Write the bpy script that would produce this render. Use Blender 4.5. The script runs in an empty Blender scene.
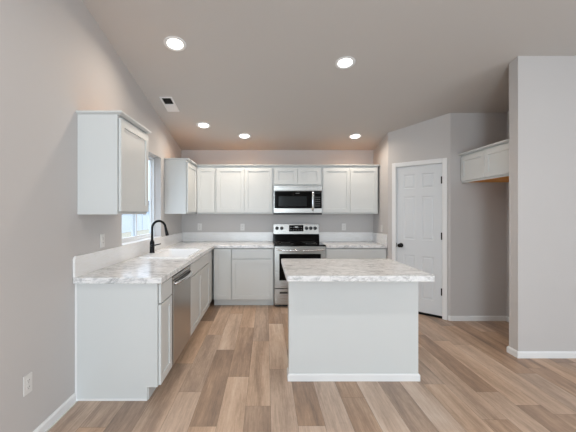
import bpy, bmesh, math, random
from mathutils import Matrix, Vector
S = bpy.context.scene
COL = S.collection
PI = math.pi

# ------------------------------------------------------------------ camera
CAMZ = 1.387
cam = bpy.data.cameras.new('camera'); co = bpy.data.objects.new('camera', cam); COL.objects.link(co)
co.location = (0, 0, CAMZ); co.rotation_euler = (PI/2, 0, 0)
cam.sensor_width = 36; cam.lens = 335.0/576*36
cam.shift_x = (288-266.3)/576; cam.shift_y = -(216-213.2)/576
cam.clip_start = .05; cam.clip_end = 200
S.camera = co

# ------------------------------------------------------------------ world, lights, exposure
S.view_settings.view_transform = 'Standard'; S.view_settings.look = 'None'
S.view_settings.gamma = 1; S.view_settings.use_curve_mapping = False
S.view_settings.exposure = 0.17
w = bpy.data.worlds.new('sky'); S.world = w; w.use_nodes = True
nt = w.node_tree; nt.nodes.clear()
bg = nt.nodes.new('ShaderNodeBackground'); wo = nt.nodes.new('ShaderNodeOutputWorld')
bg.inputs[0].default_value = (.72, .84, 1.0, 1); bg.inputs[1].default_value = 2.1
nt.links.new(bg.outputs[0], wo.inputs[0])

def area_light(name, loc, rot, sx, sy, power, color, shape='RECTANGLE', spread=PI):
    l = bpy.data.lights.new(name, 'AREA'); l.shape = shape; l.size = sx
    if shape in ('RECTANGLE', 'ELLIPSE'): l.size_y = sy
    l.energy = power; l.color = color; l.spread = spread
    o = bpy.data.objects.new(name, l); COL.objects.link(o); o.location = loc; o.rotation_euler = rot
    return o
# unseen area lights added as cool daylight fill from behind the camera
area_light('rear_left_fill', (-.45, -4.3, 1.35), (PI/2, 0, 0), 1.6, 2.2, 130, (.78, .91, 1.0))
area_light('rear_right_fill', (3.5, -4.3, 1.35), (PI/2, 0, 0), 1.8, 2.2, 42, (.78, .91, 1.0))
# unseen area light added on the right for more ambient light
area_light('side_fill', (4.45, -.6, 1.45), (PI/2, 0, PI/2), 3.4, 1.9, 46, (.86, .94, 1.0))
# unseen lamps added overhead and behind the camera for more top-down light
for lx, ly in ((-.6, .9), (1.4, .9), (3.0, .9), (.4, -1.8)):
    area_light('room_top_fill', (lx, ly, 3.0), (0, 0, 0), .15, .15, 7, (1.0, .95, .90), 'DISK')
# high midday sun from the right: it lights the yard beyond the sink window
sl = bpy.data.lights.new('sun', 'SUN'); sl.energy = 2.2; sl.angle = .01; sl.color = (1, .96, .9)
so = bpy.data.objects.new('sun', sl); COL.objects.link(so); so.rotation_euler = (math.radians(-12), math.radians(38), 0)
LAMP_W = 5.0
LAMP_COL = (1.0, .86, .71)

# ------------------------------------------------------------------ dimensions
D = 5.593        # back wall
XL = -1.416      # left wall
XF = -.766       # front edge of left worktop
DE = 2.445       # near end of left worktop
SL = .1925
def cz(y): return 2.4387 + SL*(D-y)
PX, PY = 1.788, 4.917     # pantry diagonal start
NX, NY = 2.378, 4.323     # nook corner
WX, WY = 2.416, 3.215      # end of the stub wall
NR = 3.10                 # right side of the fridge nook
RX = 4.6; RY = -4.6       # far right and rear walls (behind the camera)
YR = .3                   # ridge

# ------------------------------------------------------------------ materials
def s2l(c): return tuple(((v/255)/12.92 if v/255 <= .04045 else ((v/255+.055)/1.055)**2.4) for v in c)+(1,)
def mat(name, rgb, rough=.5, metal=0, spec=.5, bump=0, bscale=200, var=0, coat=0):
    m = bpy.data.materials.new(name); m.use_nodes = True; n = m.node_tree
    b = n.nodes['Principled BSDF']
    b.inputs['Base Color'].default_value = s2l(rgb); b.inputs['Roughness'].default_value = rough
    b.inputs['Metallic'].default_value = metal; b.inputs['Specular IOR Level'].default_value = spec
    b.inputs['Coat Weight'].default_value = coat
    tc = n.nodes.new('ShaderNodeTexCoord'); no = n.nodes.new('ShaderNodeTexNoise')
    no.inputs['Scale'].default_value = bscale; no.inputs['Detail'].default_value = 3
    n.links.new(tc.outputs['Object'], no.inputs['Vector'])
    if bump:
        bu = n.nodes.new('ShaderNodeBump'); bu.inputs['Strength'].default_value = bump; bu.inputs['Distance'].default_value = .002
        n.links.new(no.outputs['Fac'], bu.inputs['Height']); n.links.new(bu.outputs[0], b.inputs['Normal'])
    if var:
        r = n.nodes.new('ShaderNodeMapRange'); r.inputs['To Min'].default_value = rough-var; r.inputs['To Max'].default_value = rough+var
        n.links.new(no.outputs['Fac'], r.inputs[0]); n.links.new(r.outputs[0], b.inputs['Roughness'])
    return m
M = {}
M['wall'] = mat('greige_wall_paint', (203, 200, 199), .75, bump=.25, bscale=90)
M['ceil'] = mat('greige_ceiling_paint', (202, 199, 196), .85, bump=.35, bscale=60)
M['cab'] = mat('white_cabinet_paint', (216, 219, 219), .38, bump=.04, bscale=60)
M['trim'] = mat('white_trim_paint', (238, 239, 240), .35, bump=.03, bscale=60)
M['door'] = mat('white_door_paint', (222, 226, 230), .4, bump=.05, bscale=80)
M['sink'] = mat('white_sink_composite', (246, 247, 248), .22, var=.03)
M['black'] = mat('matte_black_metal', (14, 14, 16), .32, .6, var=.05)
M['blackglass'] = mat('black_glass', (4, 4, 5), .05, 0, .18, coat=0, var=.01)
M['blackplastic'] = mat('black_plastic', (16, 16, 17), .35, var=.04)
M['winglass'] = mat('smoked_oven_window', (36, 40, 42), .12, 0, .2, var=.02)
M['grey'] = mat('grey_print', (150, 152, 154), .5, var=.05)
M['gap'] = mat('duct_shade_black', (20, 18, 17), .9, var=.02)
M['plate'] = mat('white_plastic_plate', (226, 224, 222), .35, var=.04)
M['slot'] = mat('slot_dark_grey', (60, 58, 56), .6, var=.04)
M['vinyl'] = mat('white_vinyl', (238, 242, 246), .35, var=.04)
M['fence'] = mat('white_vinyl_fence', (190, 196, 202), .6, var=.05)
M['siding'] = mat('grey_siding', (168, 184, 200), .7, var=.05)
M['grass'] = mat('dry_grass_ground', (168, 160, 142), .95, bump=.5, bscale=20)
M['shingle'] = mat('roof_shingle', (105, 108, 112), .9, bump=.5, bscale=30)
M['pantry'] = mat('door_gap_shade', (30, 28, 27), .9, var=.05)  # near-black for the shade under the pantry door

def steel(name, rgb, horiz=True, rough=.27):
    m = bpy.data.materials.new(name); m.use_nodes = True; n = m.node_tree; b = n.nodes['Principled BSDF']
    b.inputs['Metallic'].default_value = 1; b.inputs['Base Color'].default_value = s2l(rgb)
    tc = n.nodes.new('ShaderNodeTexCoord'); mp = n.nodes.new('ShaderNodeMapping'); no = n.nodes.new('ShaderNodeTexNoise')
    mp.inputs['Scale'].default_value = (3, 3, 600) if horiz else (600, 600, 3)
    n.links.new(tc.outputs['Object'], mp.inputs[0]); n.links.new(mp.outputs[0], no.inputs['Vector']); no.inputs['Scale'].default_value = 1
    r = n.nodes.new('ShaderNodeMapRange'); r.inputs['To Min'].default_value = rough-.06; r.inputs['To Max'].default_value = rough+.08
    n.links.new(no.outputs['Fac'], r.inputs[0]); n.links.new(r.outputs[0], b.inputs['Roughness'])
    return m
M['steel'] = steel('brushed_stainless_steel', (172, 170, 167))
M['dwsteel'] = steel('brushed_dishwasher_steel', (188, 184, 180), True, .30)
M['chrome'] = steel('bright_steel', (225, 225, 225), True, .16)

def marble(name, sc, lo_, vein):
    m = bpy.data.materials.new(name); m.use_nodes = True; n = m.node_tree; b = n.nodes['Principled BSDF']
    L = n.links.new
    tc = n.nodes.new('ShaderNodeTexCoord')
    mp = n.nodes.new('ShaderNodeMapping'); mp.inputs['Scale'].default_value = sc; mp.inputs['Rotation'].default_value = (0, 0, .12)
    L(tc.outputs['Object'], mp.inputs[0])
    n1 = n.nodes.new('ShaderNodeTexNoise'); n1.inputs['Scale'].default_value = 8.5; n1.inputs['Detail'].default_value = 9; n1.inputs['Roughness'].default_value = .68; n1.inputs['Distortion'].default_value = 1.6
    L(mp.outputs[0], n1.inputs['Vector'])
    r1 = n.nodes.new('ShaderNodeValToRGB'); e = r1.color_ramp.elements
    e[0].position = .30; e[0].color = s2l(lo_); e[1].position = .70; e[1].color = s2l((247, 247, 247))
    md = tuple(min(243, (v+246*2)/3) for v in lo_); x = e.new(.44); x.color = s2l(md); x = e.new(.52); x.color = s2l((241, 241, 242))
    L(n1.outputs['Fac'], r1.inputs[0])
    # thin veins: a noise close to its middle value
    n2 = n.nodes.new('ShaderNodeTexNoise'); n2.inputs['Scale'].default_value = 3.4; n2.inputs['Detail'].default_value = 7; n2.inputs['Roughness'].default_value = .62; n2.inputs['Distortion'].default_value = 2.4
    L(mp.outputs[0], n2.inputs['Vector'])
    a = n.nodes.new('ShaderNodeMath'); a.operation = 'SUBTRACT'; a.inputs[1].default_value = .5; L(n2.outputs['Fac'], a.inputs[0])
    ab = n.nodes.new('ShaderNodeMath'); ab.operation = 'ABSOLUTE'; L(a.outputs[0], ab.inputs[0])
    r2 = n.nodes.new('ShaderNodeMapRange'); r2.inputs['From Min'].default_value = 0; r2.inputs['From Max'].default_value = .045
    r2.inputs['To Min'].default_value = vein; r2.inputs['To Max'].default_value = 0; L(ab.outputs[0], r2.inputs[0])
    n3 = n.nodes.new('ShaderNodeTexNoise'); n3.inputs['Scale'].default_value = 4; n3.inputs['Detail'].default_value = 4; L(tc.outputs['Object'], n3.inputs['Vector'])
    r3 = n.nodes.new('ShaderNodeMapRange'); r3.inputs['From Min'].default_value = .42; r3.inputs['From Max'].default_value = .62; L(n3.outputs['Fac'], r3.inputs[0])
    mu = n.nodes.new('ShaderNodeMath'); mu.operation = 'MULTIPLY'; L(r2.outputs[0], mu.inputs[0]); L(r3.outputs[0], mu.inputs[1])
    mx = n.nodes.new('ShaderNodeMix'); mx.data_type = 'RGBA'; L(mu.outputs[0], mx.inputs['Factor']); L(r1.outputs[0], mx.inputs['A']); mx.inputs['B'].default_value = s2l((142, 138, 137))
    L(mx.outputs['Result'], b.inputs['Base Color'])
    b.inputs['Roughness'].default_value = .22; b.inputs['Specular IOR Level'].default_value = .5
    return m
M['marble'] = marble('laminate_marble_worktop', (1.0, 1.9, 1.9), (176, 179, 183), .6)
M['splash'] = marble('laminate_marble_backsplash', (.5, .5, 3), (230, 229, 227), .05)

def wood_raw():
    m = bpy.data.materials.new('raw_maple_plywood'); m.use_nodes = True; n = m.node_tree; b = n.nodes['Principled BSDF']
    tc = n.nodes.new('ShaderNodeTexCoord'); mp = n.nodes.new('ShaderNodeMapping'); mp.inputs['Scale'].default_value = (2, 30, 30)
    no = n.nodes.new('ShaderNodeTexNoise'); no.inputs['Scale'].default_value = 2; no.inputs['Detail'].default_value = 5
    n.links.new(tc.outputs['Object'], mp.inputs[0]); n.links.new(mp.outputs[0], no.inputs['Vector'])
    r = n.nodes.new('ShaderNodeValToRGB'); r.color_ramp.elements[0].color = s2l((222, 146, 52)); r.color_ramp.elements[1].color = s2l((240, 174, 82))
    n.links.new(no.outputs['Fac'], r.inputs[0]); n.links.new(r.outputs[0], b.inputs['Base Color']); b.inputs['Roughness'].default_value = .55
    return m
M['rawwood'] = wood_raw()

def floor_mat():
    m = bpy.data.materials.new('oak_look_vinyl_planks'); m.use_nodes = True; n = m.node_tree; b = n.nodes['Principled BSDF']; L = n.links.new
    at = n.nodes.new('ShaderNodeAttribute'); at.attribute_name = 'plank'
    sp = n.nodes.new('ShaderNodeSeparateColor'); L(at.outputs['Color'], sp.inputs[0])
    tc = n.nodes.new('ShaderNodeTexCoord')
    off = n.nodes.new('ShaderNodeVectorMath'); off.operation = 'MULTIPLY_ADD'
    L(at.outputs['Color'], off.inputs[0]); off.inputs[1].default_value = (3, 37, 23); L(tc.outputs['Object'], off.inputs[2])
    def noise(scale, vec, det, dist=0, rough=.6):
        mp = n.nodes.new('ShaderNodeMapping'); mp.inputs['Scale'].default_value = vec; L(off.outputs[0], mp.inputs[0])
        o = n.nodes.new('ShaderNodeTexNoise'); o.inputs['Scale'].default_value = scale; o.inputs['Detail'].default_value = det
        o.inputs['Distortion'].default_value = dist; o.inputs['Roughness'].default_value = rough; L(mp.outputs[0], o.inputs['Vector']); return o
    broad = noise(1, (9, .8, 1), 3, .3)          # wide soft cathedral bands along the plank
    fine = noise(1, (120, 5, 1), 4, .2, .7)       # fine grain
    knots = noise(1, (40, 12, 1), 5, .6, .7)
    def math_(op, a, c, clamp=False):
        q = n.nodes.new('ShaderNodeMath'); q.operation = op; q.use_clamp = clamp
        for i, v in enumerate((a, c)):
            if isinstance(v, (int, float)): q.inputs[i].default_value = v
            else: L(v, q.inputs[i])
        return q.outputs[0]
    t = math_('ADD', sp.outputs[0], math_('MULTIPLY', math_('SUBTRACT', broad.outputs['Fac'], .5), 1.35))
    t = math_('ADD', t, math_('MULTIPLY', math_('SUBTRACT', fine.outputs['Fac'], .5), .75))
    t = math_('ADD', t, math_('MULTIPLY', math_('SUBTRACT', knots.outputs['Fac'], .5), .40), True)
    r = n.nodes.new('ShaderNodeValToRGB'); e = r.color_ramp.elements
    e[0].position = 0; e[0].color = s2l((138, 120, 108)); e[1].position = 1; e[1].color = s2l((224, 205, 188))
    x = e.new(.35); x.color = s2l((174, 150, 132)); x = e.new(.68); x.color = s2l((205, 180, 160))
    L(t, r.inputs[0])
    # greyer or browner plank by plank
    hs = n.nodes.new('ShaderNodeHueSaturation'); L(r.outputs[0], hs.inputs['Color'])
    rr = n.nodes.new('ShaderNodeMapRange'); rr.inputs['To Min'].default_value = .92; rr.inputs['To Max'].default_value = 1.22; L(sp.outputs[1], rr.inputs[0]); L(rr.outputs[0], hs.inputs['Saturation'])
    # narrow dark joints
    uv = n.nodes.new('ShaderNodeUVMap'); su = n.nodes.new('ShaderNodeSeparateXYZ'); L(uv.outputs[0], su.inputs[0])
    def edge(o, width): return math_('LESS_THAN', math_('SUBTRACT', .5, math_('ABSOLUTE', math_('SUBTRACT', o, .5), 0)), width)
    j = math_('MAXIMUM', edge(su.outputs[0], .0065), edge(su.outputs[1], .0011))
    mx = n.nodes.new('ShaderNodeMix'); mx.data_type = 'RGBA'; L(math_('MULTIPLY', j, .6), mx.inputs['Factor']); L(hs.outputs[0], mx.inputs['A']); mx.inputs['B'].default_value = s2l((84, 66, 54))
    L(mx.outputs['Result'], b.inputs['Base Color'])
    b.inputs['Roughness'].default_value = .42; b.inputs['Specular IOR Level'].default_value = .4
    bu = n.nodes.new('ShaderNodeBump'); bu.inputs['Strength'].default_value = .12; bu.inputs['Distance'].default_value = .002
    L(fine.outputs['Fac'], bu.inputs['Height']); L(bu.outputs[0], b.inputs['Normal'])
    return m
M['floor'] = floor_mat()

def emis(name, rgb, st):
    m = bpy.data.materials.new(name); m.use_nodes = True; b = m.node_tree.nodes['Principled BSDF']
    b.inputs['Base Color'].default_value = (.9, .9, .9, 1); b.inputs['Emission Color'].default_value = rgb+(1,); b.inputs['Emission Strength'].default_value = st
    return m
M['lens'] = emis('lit_lamp_lens', (1, .96, .9), 3.5)
M['display'] = emis('clock_digits', (.7, .85, .9), .06)
def glass():
    m = bpy.data.materials.new('window_glass'); m.use_nodes = True; n = m.node_tree; n.nodes.clear()
    o = n.nodes.new('ShaderNodeOutputMaterial'); t = n.nodes.new('ShaderNodeBsdfTransparent'); g = n.nodes.new('ShaderNodeBsdfGlossy'); x = n.nodes.new('ShaderNodeMixShader')
    x.inputs[0].default_value = .06; g.inputs['Roughness'].default_value = .01; t.inputs[0].default_value = (.95, .98, 1, 1)
    n.links.new(t.outputs[0], x.inputs[1]); n.links.new(g.outputs[0], x.inputs[2]); n.links.new(x.outputs[0], o.inputs[0])
    return m
M['glass'] = glass()

# ------------------------------------------------------------------ helpers
def box(bm, x0, x1, y0, y1, z0, z1):
    v = [bm.verts.new(p) for p in ((x0,y0,z0),(x1,y0,z0),(x1,y1,z0),(x0,y1,z0),(x0,y0,z1),(x1,y0,z1),(x1,y1,z1),(x0,y1,z1))]
    for f in ((0,3,2,1),(4,5,6,7),(0,1,5,4),(1,2,6,5),(2,3,7,6),(3,0,4,7)): bm.faces.new([v[i] for i in f])
def obj(name, bm, m, parent=None, bev=0, smooth=False, seg=2, recalc=True):
    if recalc: bmesh.ops.recalc_face_normals(bm, faces=bm.faces)
    me = bpy.data.meshes.new(name); bm.to_mesh(me); bm.free(); me.materials.append(m)
    o = bpy.data.objects.new(name, me); COL.objects.link(o)
    if parent: o.parent = parent
    if smooth:
        for p in me.polygons: p.use_smooth = True
    if bev:
        b = o.modifiers.new('edge', 'BEVEL'); b.width = bev; b.segments = seg; b.limit_method = 'ANGLE'; b.angle_limit = .7
    return o
def bobj(name, b, m, parent=None, bev=.0015):
    bm = bmesh.new(); box(bm, *b); return obj(name, bm, m, parent, bev)
def thing(name, label, cat, loc=(0,0,0), rz=0, group=None):
    o = bpy.data.objects.new(name, None); COL.objects.link(o); o.location = loc; o.rotation_euler = (0, 0, rz); o.empty_display_size = .1
    o['label'] = label; o['category'] = cat
    if group: o['group'] = group
    return o
def tag(o, label, cat, group=None):
    o['label'] = label; o['category'] = cat
    if group: o['group'] = group
    return o
def struct(o, label=None, cat=None):
    o['kind'] = 'structure'
    if label: o['label'] = label; o['category'] = cat
    return o
def prism(bm, pts, z0, z1):   # pts: xy polygon
    lo = [bm.verts.new((x, y, z0)) for x, y in pts]; hi = [bm.verts.new((x, y, z1)) for x, y in pts]
    bm.faces.new(lo); bm.faces.new(hi); n = len(pts)
    for i in range(n): bm.faces.new((lo[i], lo[(i+1)%n], hi[(i+1)%n], hi[i]))
def sweep(bm, path, prof):    # open xy path, profile (outward, z); outward is to the right of travel
    n = len(path); P = [Vector(p) for p in path]; rings = []
    for i in range(n):
        d0 = (P[i]-P[i-1]).normalized() if i else None; d1 = (P[i+1]-P[i]).normalized() if i < n-1 else None
        nr = lambda d: Vector((d.y, -d.x))
        if d0 is None: m = nr(d1)
        elif d1 is None: m = nr(d0)
        else:
            m = (nr(d0)+nr(d1)); m.normalize(); m /= max(.2, m.dot(nr(d0)))
        rings.append([bm.verts.new((P[i].x+m.x*o, P[i].y+m.y*o, z)) for o, z in prof])
    k = len(prof)
    for i in range(n-1):
        for j in range(k): bm.faces.new((rings[i][j], rings[i][(j+1)%k], rings[i+1][(j+1)%k], rings[i+1][j]))
    bm.faces.new(rings[0]); bm.faces.new(rings[-1])
def lathe(bm, prof, mtx=Matrix(), seg=24):   # prof (r,h) about local z
    rings = []
    for r, h in prof:
        if r < 1e-6: rings.append([bm.verts.new(mtx @ Vector((0, 0, h)))])
        else: rings.append([bm.verts.new(mtx @ Vector((r*math.cos(2*PI*i/seg), r*math.sin(2*PI*i/seg), h))) for i in range(seg)])
    for a, b in zip(rings, rings[1:]):
        for i in range(seg):
            j = (i+1) % seg
            if len(a) == 1 and len(b) == 1: continue
            if len(a) == 1: bm.faces.new((a[0], b[i], b[j]))
            elif len(b) == 1: bm.faces.new((a[i], a[j], b[0]))
            else: bm.faces.new((a[i], a[j], b[j], b[i]))
def tube(bm, pts, radii, seg=14):
    P = [Vector(p) for p in pts]
    if isinstance(radii, (int, float)): radii = [radii]*len(P)
    rings = []; ref = Vector((0, 1, 0))
    for i, p in enumerate(P):
        t = (P[min(i+1, len(P)-1)]-P[max(i-1, 0)]).normalized()
        if abs(t.dot(ref)) > .95: ref = Vector((1, 0, 0))
        u = t.cross(ref).normalized(); v = t.cross(u)
        rings.append([bm.verts.new(p+u*radii[i]*math.cos(2*PI*k/seg)+v*radii[i]*math.sin(2*PI*k/seg)) for k in range(seg)])
    for a, b in zip(rings, rings[1:]):
        for k in range(seg): bm.faces.new((a[k], a[(k+1)%seg], b[(k+1)%seg], b[k]))
    bm.faces.new(rings[0]); bm.faces.new(rings[-1])

# ------------------------------------------------------------------ shell
# floor: vinyl planks, 0.1775 x 1.22 m, laid along the depth of the room
PW, PL, PO = .1775, 1.22, .03
# one known end joint per column, and tones (0 dark .. 1 light) of planks: {column: (joint, {index: tone})}; index 0 begins at the joint
PK = {-7: (2.17, {0:.40, -1:.62}), -6: (1.55, {0:.24, 1:.4}), -5: (3.09, {-1:.45, 0:.68, 1:.28}), -4: (2.60, {-1:.68, 0:.42, 1:.56}),
      -3: (2.18, {0:.30, 1:.66, -1:.55, 2:.45}), -2: (2.84, {-1:.72, 0:.36, 1:.66}), -1: (2.41, {-1:.24, 0:.58, 1:.36, 2:.6}),
      0: (2.98, {-1:.56, 0:.68, 1:.40}), 1: (2.185, {0:.28, -1:.70}), 2: (1.75, {0:.62, 1:.5}), 3: (1.3, {0:.46, 1:.4}), 4: (1.62, {0:.62, 1:.4}),
      5: (1.66, {0:.22, 1:.5}), 6: (2.05, {-1:.62, 0:.62, 1:.4}), 7: (1.5, {0:.64, 1:.5, 2:.36}), 8: (2.25, {-1:.5, 0:.5, 1:.5}), 9: (2.60, {-1:.6, 0:.20, 1:.5}),
      10: (2.42, {-1:.28, 0:.66, 1:.46}), 11: (3.53, {-1:.56, 0:.44, -2:.4}), 12: (2.9, {-1:.36, 0:.42, 1:.4}), 13: (3.0, {-1:.3, 0:.26, 1:.3}), 14: (2.7, {0:.52, 1:.56}), 15: (3.1, {0:.3, 1:.3})}
random.seed(11)
bm = bmesh.new(); uvl = bm.loops.layers.uv.new('UVMap'); cl = bm.loops.layers.float_color.new('plank')
for k in range(-8, 26):
    x0 = max(XL-.1, PO+k*PW); x1 = min(RX+.1, PO+(k+1)*PW)
    if x1 <= x0: continue
    joint, tones = PK.get(k, (random.uniform(0, PL), {}))
    i0 = math.floor((RY-.1-joint)/PL); i1 = math.ceil((D+.1-joint)/PL)
    for i in range(i0, i1+1):
        y0 = max(joint+i*PL, RY-.1); y1 = min(joint+(i+1)*PL, D+.1)
        if y1 <= y0: continue
        c = (.5+(tones.get(i, random.uniform(.25, .65))-.5)*1.1, random.random(), random.random(), 1)
        f = bm.faces.new([bm.verts.new(p) for p in ((x0,y0,0),(x1,y0,0),(x1,y1,0),(x0,y1,0))])
        ux0 = (x0-PO-k*PW)/PW; ux1 = (x1-PO-k*PW)/PW; uy0 = (y0-joint-i*PL)/PL; uy1 = (y1-joint-i*PL)/PL
        for lp, uvc in zip(f.loops, ((ux0,uy0),(ux1,uy0),(ux1,uy1),(ux0,uy1))): lp[uvl].uv = uvc; lp[cl] = c
fl = obj('floor', bm, M['floor'], recalc=False); struct(fl, 'brown and beige oak look plank floor', 'floor')
sm_ = fl.modifiers.new('thickness', 'SOLIDIFY'); sm_.thickness = .03; sm_.offset = -1

def roofz(y): return cz(y) if y >= YR else cz(YR)-(YR-y)*SL
# ceiling: a vaulted slab
bm = bmesh.new(); ys = [RY-.15, YR, D+.15]
for dz in (0,):
    a = [bm.verts.new((XL-.15, y, roofz(y))) for y in ys]; b = [bm.verts.new((RX+.15, y, roofz(y))) for y in ys]
    c = [bm.verts.new((XL-.15, y, roofz(y)+.15)) for y in ys]; d = [bm.verts.new((RX+.15, y, roofz(y)+.15)) for y in ys]
    for i in range(2):
        bm.faces.new((a[i], a[i+1], b[i+1], b[i])); bm.faces.new((c[i], d[i], d[i+1], c[i+1]))
        bm.faces.new((a[i], c[i], c[i+1], a[i+1])); bm.faces.new((b[i], b[i+1], d[i+1], d[i]))
    bm.faces.new((a[0], b[0], d[0], c[0])); bm.faces.new((a[2], c[2], d[2], b[2]))
struct(obj('ceiling', bm, M['ceil']), 'greige vaulted ceiling sloping down to the back wall', 'ceiling')

# left wall with the window opening
WY0, WY1, WZ0, WZ1 = 3.28, 4.50, 1.064, 2.13
bm = bmesh.new(); ys = [RY-.15, YR, WY0, WY1, D+.15]
def V(x, y, z): return bm.verts.new((x, y, z))
for i in range(4):
    zr = [(0, WZ0), (WZ0, WZ1), (WZ1, None)]
    for a_, b_ in zr:
        if i == 2 and a_ == WZ0: continue
        za0, za1 = a_, a_; zb0 = roofz(ys[i]) if b_ is None else b_; zb1 = roofz(ys[i+1]) if b_ is None else b_
        if i == 2 or a_ == 0 or True:
            for x in (XL, XL-.15):
                bm.faces.new((V(x, ys[i], za0), V(x, ys[i+1], za1), V(x, ys[i+1], zb1), V(x, ys[i], zb0)))
for (p, q) in (((WY0, WZ0), (WY1, WZ0)), ((WY1, WZ0), (WY1, WZ1)), ((WY1, WZ1), (WY0, WZ1)), ((WY0, WZ1), (WY0, WZ0))):
    bm.faces.new((V(XL, *p), V(XL, *q), V(XL-.15, *q), V(XL-.15, *p)))
bmesh.ops.remove_doubles(bm, verts=bm.verts, dist=1e-5)
struct(obj('wall_left', bm, M['wall']), 'greige wall with the window over the sink', 'wall')

def wall(name, x0, x1, y0, y1, label=None):
    # axis-aligned wall block reaching the sloped ceiling
    bm = bmesh.new(); ys = [y0, y1] if not (y0 < YR < y1) else [y0, YR, y1]
    lo = [[bm.verts.new((x, y, 0)) for y in ys] for x in (x0, x1)]; hi = [[bm.verts.new((x, y, roofz(y))) for y in ys] for x in (x0, x1)]
    n = len(ys)-1
    for i in range(n):
        for s in (0, 1): bm.faces.new((lo[s][i], lo[s][i+1], hi[s][i+1], hi[s][i]))
        bm.faces.new((lo[0][i], lo[1][i], lo[1][i+1], lo[0][i+1])); bm.faces.new((hi[0][i], hi[1][i], hi[1][i+1], hi[0][i+1]))
    for i in (0, n): bm.faces.new((lo[0][i], lo[1][i], hi[1][i], hi[0][i]))
    return struct(obj(name, bm, M['wall']), label, 'wall' if label else None)
wall('wall_back', XL, RX+.15, D, D+.15, 'greige wall behind the range and wall cabinets')
wall('wall_pantry_side', PX, PX+.115, PY, D, 'short greige return wall at the right end of the worktop')
wall('wall_nook_back', NX, NR, NY, NY+.115, 'greige back wall of the empty fridge nook')
wall('wall_nook_right', NR, NR+.115, WY+.12, NY+.115, 'greige right side wall of the fridge nook')
wall('wall_right_stub', WX, RX, WY, WY+.12, 'greige end wall standing at the right edge')
wall('wall_right', RX, RX+.15, RY, D)
wall('wall_rear', XL-.15, RX+.15, RY-.15, RY)
# diagonal pantry wall with its doorway
dl = math.hypot(NX-PX, NY-PY); ux, uy = (NX-PX)/dl, (NY-PY)/dl      # along the wall, left to right
nx, ny = uy, -ux                                                      # towards the kitchen
if ny > 0: nx, ny = -nx, -ny
DC = .515*dl; DW = .305; DH = 2.045
T = .115
bm = bmesh.new()
def pd(s, off, z): return bm.verts.new((PX+ux*s+nx*off, PY+uy*s+ny*off, z))
ss = [0, DC-DW-.012, DC+DW+.012, dl]
def zt(s): return cz(PY+uy*s)
for i in (0, 1, 2):
    zb = 0 if i != 1 else DH+.012
    for off in (0, -T):
        bm.faces.new((pd(ss[i], off, zb), pd(ss[i+1], off, zb), pd(ss[i+1], off, zt(ss[i+1])), pd(ss[i], off, zt(ss[i]))))
for s in (ss[1], ss[2]): bm.faces.new((pd(s, 0, 0), pd(s, -T, 0), pd(s, -T, DH+.012), pd(s, 0, DH+.012)))
bm.faces.new((pd(ss[1], 0, DH+.012), pd(ss[2], 0, DH+.012), pd(ss[2], -T, DH+.012), pd(ss[1], -T, DH+.012)))
bmesh.ops.remove_doubles(bm, verts=bm.verts, dist=1e-5)
struct(obj('wall_pantry_diagonal', bm, M['wall']), 'diagonal greige wall holding the white pantry door', 'wall')

# baseboards
BP = [(0, 0), (.014, 0), (.014, .049), (.010, .057), (.006, .063), (0, .063)]
def baseboard(name, path):
    bm = bmesh.new(); sweep(bm, path, BP); return struct(obj(name, bm, M['trim']))
baseboard('baseboard_left', [(XL, RY+.02), (XL, DE+.031)])
a0 = DC+DW+.075
baseboard('baseboard_nook', [(NX-ux*.0+ -ux*(dl-a0), NY-uy*(dl-a0)), (NX, NY), (NR, NY), (NR, WY+.12)])
baseboard('baseboard_stub', [(NR-.02, WY+.12), (WX, WY+.12), (WX, WY), (RX, WY)])
s1 = DC-DW-.075
baseboard('baseboard_pantry_side', [(PX, D-.63), (PX, PY), (PX+ux*s1, PY+uy*s1)])

# ------------------------------------------------------------------ pantry door (frame along the diagonal: local x along wall, -y to the kitchen)
rzd = math.atan2(uy, ux)
dloc = (PX+ux*DC, PY+uy*DC, 0)
tr = thing('trim_1', 'white casing around the pantry door', 'trim', dloc, rzd); struct(tr)
cs = .057
for sx in (-1, 1):
    bm = bmesh.new(); xa = sx*(DW+.006); xb = sx*(DW+.006+cs)
    box(bm, min(xa, xb), max(xa, xb), -.016, 0, 0, DH+.006+cs)
    obj('casing', bm, M['trim'], tr, .004)
bobj('head_casing', (-DW-.005, DW+.005, -.0155, 0, DH+.006, DH+.006+cs-.0005), M['trim'], tr, .004)
for sx in (-1, 1):
    xa = sx*(DW+.001); xb = sx*(DW+.012); bobj('jamb', (min(xa, xb), max(xa, xb), -.002, T, 0, DH), M['trim'], tr, 0)
bobj('head_jamb', (-DW-.012, DW+.012, -.002, T, DH, DH+.012), M['trim'], tr, 0)

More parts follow.
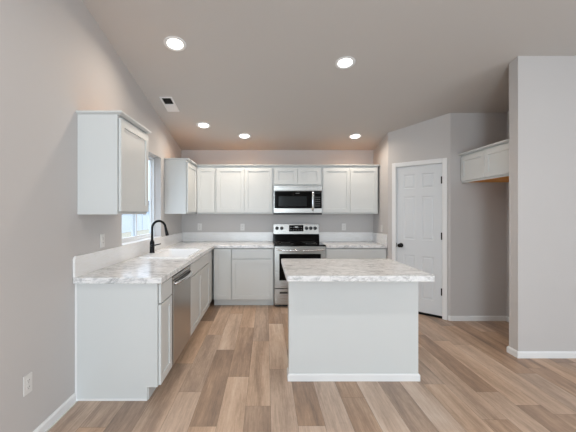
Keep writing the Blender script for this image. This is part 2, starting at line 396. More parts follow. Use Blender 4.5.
dr = thing('door_1', 'white six panel pantry door with a black knob', 'door', dloc, rzd); struct(dr)
def panel_slab(w, z0, z1, rects, t0, t1, depth=.006, m=.022):
    # slab between y=t0 (front, toward -y) and y=t1, with raised-and-fielded panels in rects (x0,x1,z0,z1)
    bm = bmesh.new()
    xs = sorted({-w, w} | {r[0] for r in rects} | {r[1] for r in rects}); zs = sorted({z0, z1} | {r[2] for r in rects} | {r[3] for r in rects})
    for i in range(len(xs)-1):
        for j in range(len(zs)-1):
            cx, cz_ = (xs[i]+xs[i+1])/2, (zs[j]+zs[j+1])/2
            if any(r[0] < cx < r[1] and r[2] < cz_ < r[3] for r in rects): continue
            bm.faces.new([bm.verts.new((x, t0, z)) for x, z in ((xs[i], zs[j]), (xs[i+1], zs[j]), (xs[i+1], zs[j+1]), (xs[i], zs[j+1]))])
    for (a, b, c, d) in rects:
        steps = [(0, 0), (m*.35, depth), (m*.8, depth), (m*1.5, depth*.15)]
        prev = None
        for ins, dp in steps:
            ring = [bm.verts.new((x, t0+dp, z)) for x, z in ((a+ins, c+ins), (b-ins, c+ins), (b-ins, d-ins), (a+ins, d-ins))]
            if prev:
                for k in range(4): bm.faces.new((prev[k], prev[(k+1)%4], ring[(k+1)%4], ring[k]))
            prev = ring
        bm.faces.new(prev)
    def q(*p): bm.faces.new([bm.verts.new(v) for v in p])
    q((-w,t1,z0),(w,t1,z0),(w,t1,z1),(-w,t1,z1))
    q((-w,t0,z0),(-w,t1,z0),(-w,t1,z1),(-w,t0,z1)); q((w,t0,z0),(w,t1,z0),(w,t1,z1),(w,t0,z1))
    q((-w,t0,z0),(w,t0,z0),(w,t1,z0),(-w,t1,z0)); q((-w,t0,z1),(w,t0,z1),(w,t1,z1),(-w,t1,z1))
    bmesh.ops.remove_doubles(bm, verts=bm.verts, dist=1e-5)
    return bm
dw = DW-.003
rects = []
for (a, b) in ((-.205, -.045), (.045, .205)):
    rects += [(a, b, .22, .80), (a, b, 1.02, 1.62), (a, b, 1.73, 1.93)]
obj('door_slab', panel_slab(dw, .034, DH-.004, rects, .004, .039), M['door'], dr)
bm = bmesh.new(); X90 = Matrix.Translation((-dw+.062, .004, .93)) @ Matrix.Rotation(PI/2, 4, 'X')
lathe(bm, [(0, 0), (.032, 0), (.032, .006), (.026, .011), (.011, .014), (.010, .034), (.022, .040), (.028, .052), (.027, .062), (.018, .070), (0, .072)], X90)
obj('door_knob', bm, M['black'], dr, smooth=True)
bobj('latch_plate', (-DW+.0005, -DW+.0035, -.006, .020, .90, .96), M['black'], dr, 0)
for hz in (.352, 1.085, 1.823):
    bm = bmesh.new(); lathe(bm, [(0, -.048), (.006, -.048), (.006, .048), (0, .048)], Matrix.Translation((dw-.002, -.004, hz)), 12)
    box(bm, dw-.012, dw+.0045, -.002, .003, hz-.045, hz+.045)
    obj('hinge', bm, M['black'], dr)
bobj('threshold_shade', (-DW+.002, DW-.002, .006, T+.3, .0005, .002), M['pantry'], dr, 0)  # black sheet on the floor paints the shade under the door

# ------------------------------------------------------------------ window over the sink
wn = thing('window_1', 'white vinyl sliding window over the sink', 'window', (XL, (WY0+WY1)/2, WZ0)); struct(wn)
hw = (WY1-WY0)/2; wh = WZ1-WZ0
def frame(bm, x0, x1, ya, yb, za, zb, t):
    box(bm, x0, x1, ya, ya+t, za, zb); box(bm, x0, x1, yb-t, yb, za, zb); box(bm, x0, x1, ya+t, yb-t, za, za+t); box(bm, x0, x1, ya+t, yb-t, zb-t, zb)
bm = bmesh.new(); frame(bm, -.148, -.085, -hw+.001, hw-.001, .013, wh-.001, .020); obj('window_frame', bm, M['vinyl'], wn, .003)
bm = bmesh.new(); frame(bm, -.115, -.090, -hw+.021, .02, .033, wh-.021, .026); s_ = obj('sliding_sash', bm, M['vinyl'], wn, .003)
bobj('pane', (-.104, -.101, -hw+.047, -.006, .059, wh-.047), M['glass'], s_, 0)
bm = bmesh.new(); frame(bm, -.143, -.118, -.02, hw-.021, .033, wh-.021, .024); s_ = obj('fixed_sash', bm, M['vinyl'], wn, .003)
bobj('pane', (-.132, -.129, .004, hw-.045, .057, wh-.045), M['glass'], s_, 0)
bobj('window_sill', (-.149, .012, -hw+.001, hw-.001, .001, .0125), M['trim'], wn, .004)

# outdoors beyond the window
gm = bobj('lawn', (-70, XL-.2, -20, 90, -.35, -.25), M['grass'], None, 0); struct(gm, 'dry lawn outside the sink window', 'lawn'); gm.name = 'ground_outside'
fn = thing('yard_fence', 'white vinyl privacy fence seen through the sink window', 'fence', (-12, 16, -.25))
bm = bmesh.new()
for i in range(180): box(bm, -.011, .011, 2+i*.2+.004, 2+i*.2+.196, .05, 1.42)
obj('picket_panel', bm, M['fence'], fn, .004)
for i in range(16): bobj('fence_post', (-.06, .06, 1.94+i*2.4, 2.06+i*2.4, 0, 1.62), M['fence'], fn, .006)
bobj('top_rail', (-.03, .03, 2.0, 38, 1.425, 1.50), M['fence'], fn, .004)
bobj('bottom_rail', (-.03, .03, 2.0, 38, .0, .08), M['fence'], fn, .004)
hs = thing('neighbour_house', 'pale blue sided neighbour house beyond the yard fence', 'house', (-22, 48, -.25))
bm = bmesh.new(); box(bm, -4, 3, -8, 9, 0, 2.9)
obj('house_wall', bm, M['siding'], hs)
bm = bmesh.new(); a = [(-4.5, 2.9), (3.5, 2.9), (-.5, 5.0)]
lo = [bm.verts.new((x, -8.5, z)) for x, z in a]; hi = [bm.verts.new((x, 9.5, z)) for x, z in a]
bm.faces.new(lo); bm.faces.new(hi)
for i in range(3): bm.faces.new((lo[i], lo[(i+1)%3], hi[(i+1)%3], hi[i]))
obj('house_roof', bm, M['shingle'], hs)
for y in (-5, -1, 3.5):
    f_ = bobj('house_window', (3.0, 3.05, y, y+1.3, 1.1, 2.3), M['vinyl'], hs, 0); bobj('pane', (3.05, 3.06, y+.08, y+1.22, 1.18, 2.22), M['winglass'], f_, 0)

# ------------------------------------------------------------------ cabinets (local frame: x along the width, wall at y=0, front toward -y)
def shaker(w, h, t=.019, rail=.057, rec=.011):
    bm = bmesh.new()
    def ring(i, y): return [bm.verts.new(p) for p in ((i, y, i), (w-i, y, i), (w-i, y, h-i), (i, y, h-i))]
    b_ = ring(0, 0); f0 = ring(0, -t+.002); f1 = ring(.002, -t); r0 = ring(rail, -t); r1 = ring(rail+.0015, -t+rec); 
    bm.faces.new(b_); bm.faces.new(r1)
    for a, b in ((b_, f0), (f0, f1), (f1, r0), (r0, r1)):
        for k in range(4): bm.faces.new((a[k], a[(k+1)%4], b[(k+1)%4], b[k]))
    return bm
def slabfront(w, h, t=.019):
    bm = bmesh.new(); box(bm, 0, w, -t, 0, 0, h); return bm
def place(o, x, y, z): o.location = (x, y, z); return o
G = .0005
CROWN = [(0, 0), (.020, 0), (.025, .004), (.038, .009), (.042, .013), (.042, .023), (0, .023)]
def upper(name, label, loc, rz, w, dep, z0, z1, doors, group=None, crown=None, bottom='cab', stile=0):
    # doors: list of (x0, x1); crown: local path
    t = thing(name, label, 'cabinet', loc, rz, group)
    d = dep-.0195
    bm = bmesh.new(); box(bm, G, w-G, -d, -.001, z0+.02, z1); obj('cabinet_box', bm, M['cab'], t, .001)
    bm = bmesh.new()      # face frame skirt round the recessed bottom
    box(bm, G, w-G, -d, -d+.018, z0, z0+.02); box(bm, G, G+.015, -d+.018, -.001, z0, z0+.02); box(bm, w-G-.015, w-G, -d+.018, -.001, z0, z0+.02)
    obj('face_frame', bm, M['cab'], t)
    if bottom == 'raw': bobj('bottom_panel', (G+.016, w-G-.016, -d+.019, -.001, z0+.008, z0+.0195), M['rawwood'], t, 0)
    bobj('top_panel', (G+.002, w-G-.002, -d+.002, -.003, z1, z1+.003), M['rawwood'], t, 0)
    for (a, b) in doors:
        place(obj('door', shaker(b-a, z1-z0-.050), M['cab'], t), a, -d-.004, z0+.022)
    if crown:
        bm = bmesh.new(); sweep(bm, crown(d), [(o, z+z1-.006) for o, z in CROWN]); obj('crown', bm, M['cab'], t)
    return t
def base(name, label, loc, rz, w, dep, fronts, group=None, kick=True, endnotch=False, closed=True):
    # fronts: (kind, x0, x1, z0, z1)
    t = thing(name, label, 'cabinet', loc, rz, group); d = dep-.0195
    bm = bmesh.new(); pts = [(-.001, 0 if not kick else .1), (-d, .1), (-d, .869), (-.001, .869)]
    pts = [(-.001, .001), (-d+.075, .001), (-d+.075, .1), (-d, .1), (-d, .856), (-d+.04, .856), (-d+.04, .869), (-.001, .869)]
    lo = [bm.verts.new((G, y, z)) for y, z in pts]; hi = [bm.verts.new((w-G, y, z)) for y, z in pts]
    n = len(pts); bm.faces.new(lo); bm.faces.new(hi)
    for i in range(n): bm.faces.new((lo[i], lo[(i+1)%n], hi[(i+1)%n], hi[i]))
    if not closed:        # open-topped carcass that leaves room for the sink bowl
        bm.free(); bm = bmesh.new()
        box(bm, G, G+.016, -d+.016, -.001, .1, .869); box(bm, w-G-.016, w-G, -d+.016, -.001, .1, .869)
        box(bm, G, w-G, -d, -d+.016, .1, .856); box(bm, G+.016, w-G-.016, -d+.016, -.001, .1, .118); box(bm, G+.016, w-G-.016, -.012, -.001, .118, .869)
    obj('cabinet_box', bm, M['cab'], t, .001)
    bobj('toe_kick', (G, w-G, -d+.0745-.006, -d+.0745, .001, .098), M['cab'], t, 0)
    for kind, a, b, z0, z1 in fronts:
        if kind == 'door': place(obj('door', shaker(b-a, z1-z0), M['cab'], t), a, -d-.0025, z0)
        elif kind == 'drawer': place(obj('drawer', slabfront(b-a, z1-z0), M['cab'], t, .002), a, -d-.0025, z0)
        elif kind == 'panel': place(obj('false_front', slabfront(b-a, z1-z0), M['cab'], t, .002), a, -d-.0025, z0)
    return t
UD = .32; BD = .63
ZU0, ZU1 = 1.378, 2.132
# --- left run (rotated 90: local x -> +Y, front -> +X)
L90 = PI/2
def crown_near(d): return [(.020, -.001), (.020, -d), (.580, -d), (.580, -.001)]
# path outward must be to the right of travel: start at the wall on the near side, run along the near side, then the front
upper('wall_cabinet', 'white single door wall cabinet alone on the left wall, nearest the viewer', (XL, 2.509, 0), L90, .612, UD, ZU0, ZU1, [(.012, .600)], crown=crown_near)
upper('wall_cabinet', 'white wall cabinet on the left wall just past the window', (XL, 4.655, 0), L90, D-4.655, UD, ZU0, ZU1, [(.012, D-4.655-UD-.008)],
      crown=lambda d: [(.020, -.001), (.020, -d), (D-4.655-d, -d)])
Y0 = DE+.033
base('base_cabinet', 'white base cabinet with one drawer and door at the near end of the sink run', (XL, Y0+.012, 0), L90, .305, BD,
     [('drawer', .006, .299, .716, .858), ('door', .006, .299, .108, .704)])
ep = thing('end_panel', 'white finished end panel closing the near end of the sink run', 'panel', (XL, Y0, 0), L90)
bm = bmesh.new(); d = BD-.0195
pts = [(-.001, .001), (-d+.075, .001), (-d+.075, .1), (-d, .1), (-d, .869), (-.001, .869)]
lo = [bm.verts.new((0, y, z)) for y, z in pts]; hi = [bm.verts.new((.012, y, z)) for y, z in pts]
bm.faces.new(lo); bm.faces.new(hi)
for i in range(6): bm.faces.new((lo[i], lo[(i+1)%6], hi[(i+1)%6], hi[i]))
obj('side_panel', bm, M['cab'], ep)
bobj('scribe_strip', (-.006, -.0003, -.018, -.001, .016, .872), M['trim'], ep, .002)
bobj('bottom_strip', (-.007, -.0003, -d+.075, -.001, .001, .016), M['trim'], ep, .002)
# dishwasher
DY = Y0+.012+.305+.004
dwx = .668
dwt = thing('dishwasher', 'stainless steel dishwasher under the worktop beside the sink', 'dishwasher', (XL, DY, 0), L90)
bobj('tub_body', (.002, dwx-.002, -.575, -.001, .10, .870), M['blackplastic'], dwt)
bobj('toe_panel', (.004, dwx-.004, -.53, -.50, .004, .10), M['blackplastic'], dwt)
bobj('door_panel', (.020, dwx-.006, -.635, -.578, .105, .816), M['dwsteel'], dwt, .004)
bobj('control_strip', (.020, dwx-.006, -.633, -.578, .820, .852), M['dwsteel'], dwt, .004)
bobj('handle_dark_strip', (.06, dwx-.05, -.6358, -.634, .770, .806), M['blackplastic'], dwt, .001)  # flat black strip; the shaded pocket behind the handle is painted on
bm = bmesh.new()
pts = []
for i in range(13):
    u = i/12; pts.append((.045+u*(dwx-.08), -.638-.038*math.sin(PI*u)**.6, .790))
tube(bm, pts, .013, 12); obj('handle', bm, M['chrome'], dwt, smooth=True)
# sink base and corner filler
SY = DY+dwx+.003; SW = 4.64-SY
base('sink_base_cabinet', 'white sink base cabinet with a false drawer front over two doors', (XL, SY, 0), L90, SW, BD,
     [('panel', .008, SW-.008, .716, .858), ('door', .008, SW/2-.0015, .108, .704), ('door', SW/2+.0015, SW-.008, .108, .704)], closed=False)
base('corner_cabinet', 'white blind corner cabinet past the sink doors', (XL, 4.64, 0), L90, D-4.64-.001, BD, [])
# --- back run
B0 = -.517; R0, R1 = .113, .879
base('corner_door_cabinet', 'white base cabinet with one full height door in the left back corner', (XL+BD+.001, D, 0), 0, B0-(XL+BD+.001), BD,
     [('door', .012, B0-(XL+BD)-.006, .108, .858)])
base('base_cabinet', 'white base cabinet with wide drawer and door left of the range', (B0, D, 0), 0, R0-.003-B0, BD,
     [('drawer', .008, R0-B0-.012, .716, .858), ('door', .008, R0-B0-.012, .108, .704)])
wr = PX-R1-.004
base('base_cabinet', 'white base cabinet right of the range, mostly hidden behind the island', (R1+.003, D, 0), 0, wr, BD,
     [('drawer', .008, wr-.008, .716, .858), ('door', .008, wr/2-.0015, .108, .704), ('door', wr/2+.0015, wr-.008, .108, .704)])
M0, M1 = .110, .874
XA = XL+UD
cr = lambda w_: (lambda d: [(0, -d), (w_, -d)])
upper('wall_cabinet', 'narrow white single door wall cabinet in the back left corner', (XA+.001, D, 0), 0, -.804-XA-.002, UD, ZU0, ZU1, [(.006, -.804-XA-.014)], crown=cr(-.804-XA-.002))
w36 = M0+.804
upper('wall_cabinet', 'white two door wall cabinet left of the microwave', (-.804, D, 0), 0, w36, UD, ZU0, ZU1, [(.024, w36/2-.0015), (w36/2+.0015, w36-.020)], crown=cr(w36))
wm = M1-M0
upper('wall_cabinet', 'short white two door wall cabinet directly over the microwave', (M0, D, 0), 0, wm, UD, 1.820, ZU1, [(.018, wm/2-.0015), (wm/2+.0015, wm-.018)], crown=cr(wm))
wr2 = 1.765-M1
upper('wall_cabinet', 'white two door wall cabinet right of the microwave', (M1, D, 0), 0, wr2, UD, ZU0, ZU1, [(.018, wr2/2-.0015), (wr2/2+.0015, wr2-.018)],
      crown=lambda d: [(0, -d), (wr2, -d), (wr2, -.001)])
# fridge nook cabinet: front toward -X
wf = NY-WY-.12-.006
upper('wall_cabinet', 'short white two door cabinet high in the empty fridge nook', (NR, NY-.002, 0), -PI/2, wf, .60, 1.775, 2.132,
      [(.02, wf/2-.002), (wf/2+.002, wf-.02)], crown=cr(wf), bottom='raw')

# ------------------------------------------------------------------ worktops
def slab_cells(xs, ys, keep, z0, z1):
    bm = bmesh.new()
    for i in range(len(xs)-1):
        for j in range(len(ys)-1):
            if keep((xs[i]+xs[i+1])/2, (ys[j]+ys[j+1])/2):
                bm.faces.new([bm.verts.new((x, y, z1)) for x, y in ((xs[i], ys[j]), (xs[i+1], ys[j]), (xs[i+1], ys[j+1]), (xs[i], ys[j+1]))])
    bmesh.ops.remove_doubles(bm, verts=bm.verts, dist=1e-5)
    r = bmesh.ops.extrude_face_region(bm, geom=bm.faces[:])
    for v in [g for g in r['geom'] if isinstance(g, bmesh.types.BMVert)]: v.co.z = z0
    return bm
SX0, SX1, SY0, SY1 = -1.345, -.812, 3.50, 4.34
wt = thing('worktop', 'L-shaped pale marbled worktop running from the sink run to the range', 'worktop', (XL+.0015, DE, 0))
ox, oy = XL+.0015, DE
xs = [0, SX0-ox+.012, SX1-ox-.012, XF-ox, R0-.002-ox]; ys = [0, SY0-oy+.012, SY1-oy-.012, D-.65-oy, D-.0015-oy]
def keep(x, y):
    X, Y = x+ox, y+oy
    if SX0+.01 < X < SX1-.01 and SY0+.01 < Y < SY1-.01: return False
    return X < XF or Y > D-.65
obj('worktop_slab', slab_cells(xs, ys, keep, .8705, .916), M['marble'], wt, .006, seg=3)
bm = bmesh.new()   # backsplash strip along both walls, near end with a rounded top corner
pts = [(.0, .9165), (.0, 1.045), (.008, 1.062), (.025, 1.070), (D-.0015-oy, 1.070), (D-.0015-oy, .9165)]
lo = [bm.verts.new((0, y, z)) for y, z in pts]; hi = [bm.verts.new((.019, y, z)) for y, z in pts]
bm.faces.new(lo); bm.faces.new(hi)
for i in range(6): bm.faces.new((lo[i], lo[(i+1)%6], hi[(i+1)%6], hi[i]))
obj('backsplash', bm, M['splash'], wt, .002)
bobj('backsplash', (.0195, R0-.002-ox, D-.0205-oy, D-.0015-oy, .9165, 1.070), M['splash'], wt, .002)
wt2 = thing('worktop', 'short pale marbled worktop right of the range', 'worktop', (R1+.002, D-.65, 0))
wl = PX-.0015-R1-.002
bobj('worktop_slab', (0, wl, 0, .6485, .8705, .916), M['marble'], wt2, .006)
bobj('backsplash', (0, wl-.0195, .6295, .6485, .9165, 1.070), M['splash'], wt2, .002)
bobj('backsplash', (wl-.019, wl, .004, .6485, .9165, 1.070), M['splash'], wt2, .002)

# ------------------------------------------------------------------ sink and faucet
sk = thing('kitchen_sink', 'white drop-in sink set in the worktop under the window', 'sink', ((SX0+SX1)/2, (SY0+SY1)/2, .9165))
bm = bmesh.new(); hx, hy = (SX1-SX0)/2, (SY1-SY0)/2
def rr(bx0, bx1, by0, by1, r, z, k=5):
    out = []
    for cx, cy, a0 in ((bx1-r, by1-r, 0), (bx0+r, by1-r, PI/2), (bx0+r, by0+r, PI), (bx1-r, by0+r, 1.5*PI)):
        for i in range(k+1): a = a0+PI/2*i/k; out.append(bm.verts.new((cx+r*math.cos(a), cy+r*math.sin(a), z)))
    return out
bk = .085   # faucet deck at the wall side
rings = [rr(-hx, hx, -hy, hy, .03, 0), rr(-hx, hx, -hy, hy, .03, .007), rr(-hx+.006, hx-.006, -hy+.006, hy-.006, .026, .011),
         rr(-hx+bk, hx-.028, -hy+.030, hy-.030, .045, .010), rr(-hx+bk+.006, hx-.034, -hy+.036, hy-.036, .042, .003),
         rr(-hx+bk+.016, hx-.044, -hy+.046, hy-.046, .05, -.17), rr(-hx+bk+.05, hx-.08, -hy+.09, hy-.09, .05, -.20)]
for a, b in zip(rings, rings[1:]):
    n = len(a)
    for i in range(n): bm.faces.new((a[i], a[(i+1)%n], b[(i+1)%n], b[i]))
bm.faces.new(rings[-1])
ob = obj('basin', bm, M['sink'], sk, smooth=True)
bm = bmesh.new(); lathe(bm, [(0, -.196), (.035, -.196), (.044, -.198), (.044, -.1995)], Matrix.Translation((.04, 0, 0))); obj('drain', bm, M['chrome'], sk, smooth=True)
fc = thing('kitchen_faucet', 'matte black gooseneck pull-down faucet behind the sink', 'faucet', (-1.324, 3.885, .9275))
bm = bmesh.new(); lathe(bm, [(0, 0), (.029, 0), (.029, .006), (.027, .012), (.026, .12), (.022, .135), (.0145, .150), (0, .150)]); obj('faucet_body', bm, M['black'], fc, smooth=True)
bm = bmesh.new(); pts = [(0, 0, .13), (0, 0, .20), (0, 0, .282)]; R = .078
for i in range(1, 17):
    a = PI-PI*i/16*.95; pts.append((R+R*math.cos(a), 0, 0.282+R*1.12*math.sin(a)))
tube(bm, pts, .0140); obj('spout', bm, M['black'], fc, smooth=True)
e = Vector(pts[-1]); dd = (e-Vector(pts[-2])).normalized()
bm = bmesh.new(); tube(bm, [e-dd*.006, e+dd*.035, e+dd*.092, e+dd*.098], [.0135, .0165, .0195, .017]); obj('spray_head', bm, M['black'], fc, smooth=True)
bm = bmesh.new(); tube(bm, [(.0, -.018, .085), (.0, -.040, .086), (.012, -.050, .088), (.05, -.052, .094), (.118, -.052, .110)], [.012, .011, .0085, .007, .006]); obj('lever_handle', bm, M['black'], fc, smooth=True)

# ------------------------------------------------------------------ island
isl = thing('kitchen_island', 'white kitchen island base standing in the middle of the floor', 'island', (0, 0, 0))
IX0, IX1, IY0 = .187, 1.257, 2.770
bobj('front_wall', (IX0, IX1, IY0, IY0+.115, .001, .869), M['cab'], isl, .001)
bm = bmesh.new(); sweep(bm, [(IX0, IY0+.115), (IX0, IY0), (IX1, IY0), (IX1, IY0+.115)], [(0, .001), (.011, .001), (.011, .050), (.008, .056), (.005, .060), (0, .060)])
obj('baseboard', bm, M['trim'], isl)
bm = bmesh.new(); pts = [(IY0+.116, .001), (IY0+.116, .869), (3.43, .869), (3.43, .10), (3.355, .10), (3.355, .001)]
lo = [bm.verts.new((IX0+.045, y, z)) for y, z in pts]; hi = [bm.verts.new((IX1-.045, y, z)) for y, z in pts]
bm.faces.new(lo); bm.faces.new(hi)
for i in range(6): bm.faces.new((lo[i], lo[(i+1)%6], hi[(i+1)%6], hi[i]))
obj('cabinet_box', bm, M['cab'], isl)
iw = (IX1-IX0-.09)/2
for i in range(2):
    x1_ = IX1-.045-i*iw-.003
    for kind, z0, z1 in (('drawer', .716, .858), ('door', .108, .704)):
        b_ = shaker(iw-.006, z1-z0) if kind == 'door' else slabfront(iw-.006, z1-z0)
        o = obj(kind, b_, M['cab'], isl); o.location = (x1_, 3.4305, z0); o.rotation_euler = (0, 0, PI)
bm = bmesh.new(); tx0, tx1, ty0, ty1 = .154, 1.278, 2.522, 3.479
pts = []
for cx, cy, a0, r in ((tx1, ty1, 0, .02), (tx0, ty1, PI/2, .02), (tx0, ty0, PI, .010), (tx1, ty0, 1.5*PI, .022)):
    sx = -1 if cx == tx1 else 1; sy = -1 if cy == ty1 else 1
    for i in range(7): a = a0+PI/2*i/6; pts.append((cx+sx*r+r*math.cos(a), cy+sy*r+r*math.sin(a)))
prism(bm, pts, .8705, .916)
tag(obj('island_worktop', bm, M['marble'], None, .005, seg=3), 'pale grey marbled worktop overhanging the island base', 'worktop')

# ------------------------------------------------------------------ range
rg = thing('range', 'freestanding stainless steel electric range between the base cabinets', 'stove', ((R0+R1)/2, D-.004, 0))
rw = .379
bobj('range_body', (-rw, rw, -.625, -.03, .03, .900), M['steel'], rg, .002)
bobj('plinth', (-rw+.01, rw-.01, -.60, -.05, .0, .03), M['blackplastic'], rg, 0)
bobj('cooktop', (-rw-.001, rw+.001, -.668, -.065, .901, .921), M['blackglass'], rg, .005)
for (bx, by, br) in ((-.19, -.50, .105), (.19, -.50, .085), (-.19, -.23, .075), (.19, -.23, .105)):
    bm = bmesh.new(); lathe(bm, [(br, .9211), (br, .9216), (br-.004, .9216), (br-.004, .9211)], Matrix.Translation((bx, by, 0)), 40); obj('burner_ring', bm, M['grey'], rg)
bm = bmesh.new()   # console leaning slightly back: lower black glass, upper steel
def leanbox(za, zb, dy=0, x0=-rw, x1=rw, y1=-.005):
    f = lambda z: -.066+(z-.92)*.10
    v = [(x0, f(za)+dy, za), (x1, f(za)+dy, za), (x1, y1, za), (x0, y1, za), (x0, f(zb)+dy, zb), (x1, f(zb)+dy, zb), (x1, y1, zb), (x0, y1, zb)]
    v = [bm.verts.new(p) for p in v]
    for q in ((0,3,2,1),(4,5,6,7),(0,1,5,4),(1,2,6,5),(2,3,7,6),(3,0,4,7)): bm.faces.new([v[i] for i in q])
leanbox(.9215, 1.038, .004); obj('lower_console', bm, M['blackglass'], rg, .002)
bm = bmesh.new(); leanbox(1.040, 1.208); con = obj('console', bm, M['steel'], rg, .004)
bm = bmesh.new(); leanbox(1.086, 1.190, -.003, -.118, .118, -.045); dsp = obj('clock_display', bm, M['blackglass'], rg, .002)
for i in range(5):
    for j in range(2):
        if j == 1 and i == 2: continue
        bobj('button', (-.098+i*.043, -.080+i*.043, -.0615+j*.003, -.0525+j*.003, 1.108+j*.042, 1.116+j*.042), M['grey'], dsp, 0)
bobj('digits', (-.024, .024, -.0570, -.050, 1.150, 1.168), M['display'], dsp, 0)
for kx in (-.318, -.240, .170, .240, .312):
    k = Matrix.Translation((kx, -.0445, 1.138)) @ Matrix.Rotation(PI/2, 4, 'X')
    bm = bmesh.new(); lathe(bm, [(0, 0), (.0285, 0), (.0285, .004), (.022, .006), (.020, .026), (0, .028)], k, 24); 
    box(bm, kx-.004, kx+.004, -.0745, -.060, 1.118, 1.158); obj('control_knob', bm, M['blackplastic'], rg)
dy0 = -.672
bm = bmesh.new(); frame_z = [(.285, .897)]
od = bobj('oven_door', (-rw+.002, rw-.002, dy0, -.627, .285, .893), M['steel'], rg, .004)
bobj('oven_window', (-.305, .305, dy0-.002, dy0+.002, .400, .790), M['blackglass'], od, .001)
bm = bmesh.new(); pts = []
for i in range(17):
    u = i/16; pts.append((-.345+.69*u, dy0-.030-.020*math.sin(PI*u), .855-.012*math.sin(PI*u)))
tube(bm, [(-.345, dy0+.001, .862)]+pts+[(.345, dy0+.001, .862)], .0125, 12); obj('handle', bm, M['chrome'], od, smooth=True)
sd = bobj('storage_drawer', (-rw+.002, rw-.002, dy0, -.627, .045, .272), M['steel'], rg, .004)
bobj('handle_dark_strip', (-.30, .30, dy0-.001, dy0+.003, .205, .232), M['blackplastic'], sd, .001)
bobj('drawer_gap_shade', (-rw+.004, rw-.004, -.655, -.6265, .272, .285), M['blackplastic'], rg, 0)  # black strip fills the joint, its shade put in as colour

# ------------------------------------------------------------------ microwave
mw = thing('microwave', 'stainless steel over-the-range microwave hanging under the short cabinet', 'microwave', ((M0+M1)/2, D-.002, 1.386))
mh = .430; mx = .379
bobj('microwave_body', (-mx, mx, -.385, -.001, .004, mh), M['steel'], mw, .003)
bobj('underside_panel', (-mx+.006, mx-.006, -.383, -.01, -.022, .0035), M['blackplastic'], mw, 0)
fy = -.402
bobj('top_trim', (-mx, mx, fy+.004, -.3855, .352, .428), M['steel'], mw, .003)
bm = bmesh.new(); [box(bm, -.30+i*.052, -.262+i*.052, fy+.0030, fy+.0045, .405, .409) for i in range(12)]; obj('vent_slots', bm, M['blackplastic'], mw)
md = bobj('microwave_door', (-mx, .238, fy, -.3855, .006, .350), M['steel'], mw, .003)
bobj('door_glass', (-mx+.012, .236, fy-.0025, fy+.001, .075, .345), M['blackglass'], md, .001)
bobj('viewing_window', (-mx+.078, .135, fy-.0035, fy-.002, .108, .262), M['winglass'], md, 0)
bobj('logo_bar', (-.040, .022, fy-.0033, fy-.002, .306, .313), M['grey'], md, 0)
bm = bmesh.new(); tube(bm, [(.222, fy+.001, .045), (.222, fy-.032, .050), (.222, fy-.040, .10), (.222, fy-.042, .185), (.222, fy-.040, .27), (.222, fy-.032, .335), (.222, fy+.001, .340)], [.009, .010, .0115, .012, .0115, .010, .009]); obj('handle', bm, M['chrome'], md, smooth=True)
mc = bobj('control_panel', (.242, mx, fy, -.3855, .006, .350), M['steel'], mw, .003)
bobj('keypad_glass', (.248, mx-.012, fy-.0025, fy+.001, .075, .345), M['blackglass'], mc, .001)
bobj('clock_display', (.262, .345, fy-.0033, fy-.002, .300, .325), M['winglass'], mc, 0)
for r_ in range(5):
    for c_ in range(3): bobj('key', (.268+c_*.028, .282+c_*.028, fy-.0033, fy-.002, .110+r_*.034, .117+r_*.034), M['grey'], mc, 0)

# ------------------------------------------------------------------ outlets
def outlet(label, loc, rz, kind='outlet', group=None, two=False):
    t = thing('wall_outlet' if kind == 'outlet' else 'light_switch', label, kind if kind == 'outlet' else 'switch', loc, rz, group)
    w_ = .035
    p = bobj('cover_plate', (-w_, w_, -.006, 0, -.0575, .0575), M['plate'], t, .002)
    if kind == 'outlet':
        for s in (-1, 1):
            bm = bmesh.new(); lathe(bm, [(0, 0), (.0165, 0), (.0155, .002), (0, .002)], Matrix.Translation((0, -.006, s*.0195)) @ Matrix.Rotation(PI/2, 4, 'X'), 20)
            r_ = obj('receptacle', bm, M['plate'], t)
            bm = bmesh.new()
            for sx in (-1, 1): box(bm, sx*.0062-.0012, sx*.0062+.0012, -.0086, -.0078, s*.0195-.001, s*.0195+.007)
            box(bm, -.002, .002, -.0086, -.0078, s*.0195-.010, s*.0195-.006); obj('slots', bm, M['slot'], r_)
    else:
        bobj('rocker', (-.016, .016, -.009, -.006, -.033, .033), M['plate'], t, .001)
    return t
outlet('white wall outlet low on the left wall near the floor', (XL, 1.985, .375), L90)
outlet('white wall outlet on the left wall above the near backsplash, under the lone cabinet', (XL, 2.890, 1.150), L90)
outlet('white outlet on the back wall in the left corner above the backsplash', (-1.113, D, 1.158), 0)
outlet('white outlet on the back wall just left of the range', (-.397, D, 1.155), 0)
outlet('white outlet on the back wall right of the range', (1.295, D, 1.158), 0)
outlet('white switch on the return wall above the end of the right worktop', (PX, 5.19, 1.150), -PI/2, 'switch')

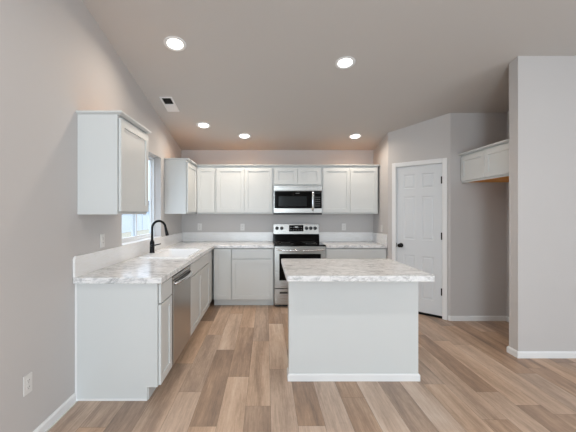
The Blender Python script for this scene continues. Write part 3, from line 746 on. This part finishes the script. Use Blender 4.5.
# ------------------------------------------------------------------ ceiling fixtures
tilt = Matrix.Rotation(-math.atan(SL), 4, 'X')
def downlight(x, y, label):
    z = cz(y)
    t = thing('recessed_light', label, 'ceiling light', (x, y, z), 0, 'lit recessed ceiling lights'); t.rotation_euler = (-math.atan(SL), 0, 0)
    bm = bmesh.new(); lathe(bm, [(.100, 0), (.100, -.004), (.094, -.007), (.078, -.008), (.072, -.004), (.070, -.0005), (.070, 0)], Matrix(), 40); obj('trim_ring', bm, M['trim'], t, smooth=True)
    bm = bmesh.new(); lathe(bm, [(0, -.0035), (.0695, -.0035), (.0695, -.001), (0, -.001)], Matrix(), 32); obj('lens', bm, M['lens'], t)
    l = area_light('lamp_beam', (0, 0, -.010), (0, 0, 0), .13, .13, LAMP_W, LAMP_COL, 'DISK', math.radians(158)); l.parent = t
downlight(-.830, 3.048, 'round lit recessed ceiling light nearest the left wall at the front')
downlight(.780, 3.316, 'round lit recessed ceiling light above the island')
downlight(-.876, 4.675, 'round lit recessed ceiling light nearest the sink, left of the back pair')
downlight(-.328, 5.030, 'round lit recessed ceiling light above the cabinets left of the range')
downlight(1.337, 5.040, 'round lit recessed ceiling light above the cabinets right of the range')
vt = thing('ceiling_vent', 'white ceiling vent register near the left wall', 'vent', (-1.185, 4.112, cz(4.112)), 0); vt.rotation_euler = (-math.atan(SL), 0, 0)
bm = bmesh.new(); vx, vy = .075, .175
def fr(bm, hx, hy, t, z0, z1):
    box(bm, -hx, hx, -hy, -hy+t, z0, z1); box(bm, -hx, hx, hy-t, hy, z0, z1); box(bm, -hx, -hx+t, -hy+t, hy-t, z0, z1); box(bm, hx-t, hx, -hy+t, hy-t, z0, z1)
fr(bm, vx, vy, .022, -.007, 0); box(bm, -vx+.022, vx-.022, -.010, .004, -.007, 0); obj('register_frame', bm, M['trim'], vt, .001)
bobj('duct_shade', (-vx+.022, vx-.022, -vy+.022, -.010, -.0012, -.0004), M['gap'], vt, 0)  # dark sheet on the ceiling paints the shade inside the open duct
bobj('backing', (-vx+.022, vx-.022, .004, vy-.022, -.0012, -.0004), M['trim'], vt, 0)
for i in range(6):
    y = -vy+.034+i*.022
    bm = bmesh.new(); v = [bm.verts.new(p) for p in ((-vx+.022, y, -.0015), (vx-.022, y, -.0015), (vx-.022, y-.002, -.006), (-vx+.022, y-.002, -.006))]; bm.faces.new(v)
    r = bmesh.ops.extrude_face_region(bm, geom=bm.faces[:]); [setattr(g.co, 'y', g.co.y+.002) for g in r['geom'] if isinstance(g, bmesh.types.BMVert)]
    obj('louver', bm, M['slot'], vt)  # louvers of the open half darkened by colour like the duct shade
for i in range(7):
    y = .008+i*.021
    bobj('louver', (-vx+.022, vx-.022, y, y+.017, -.0045, -.0015), M['trim'], vt, 0)
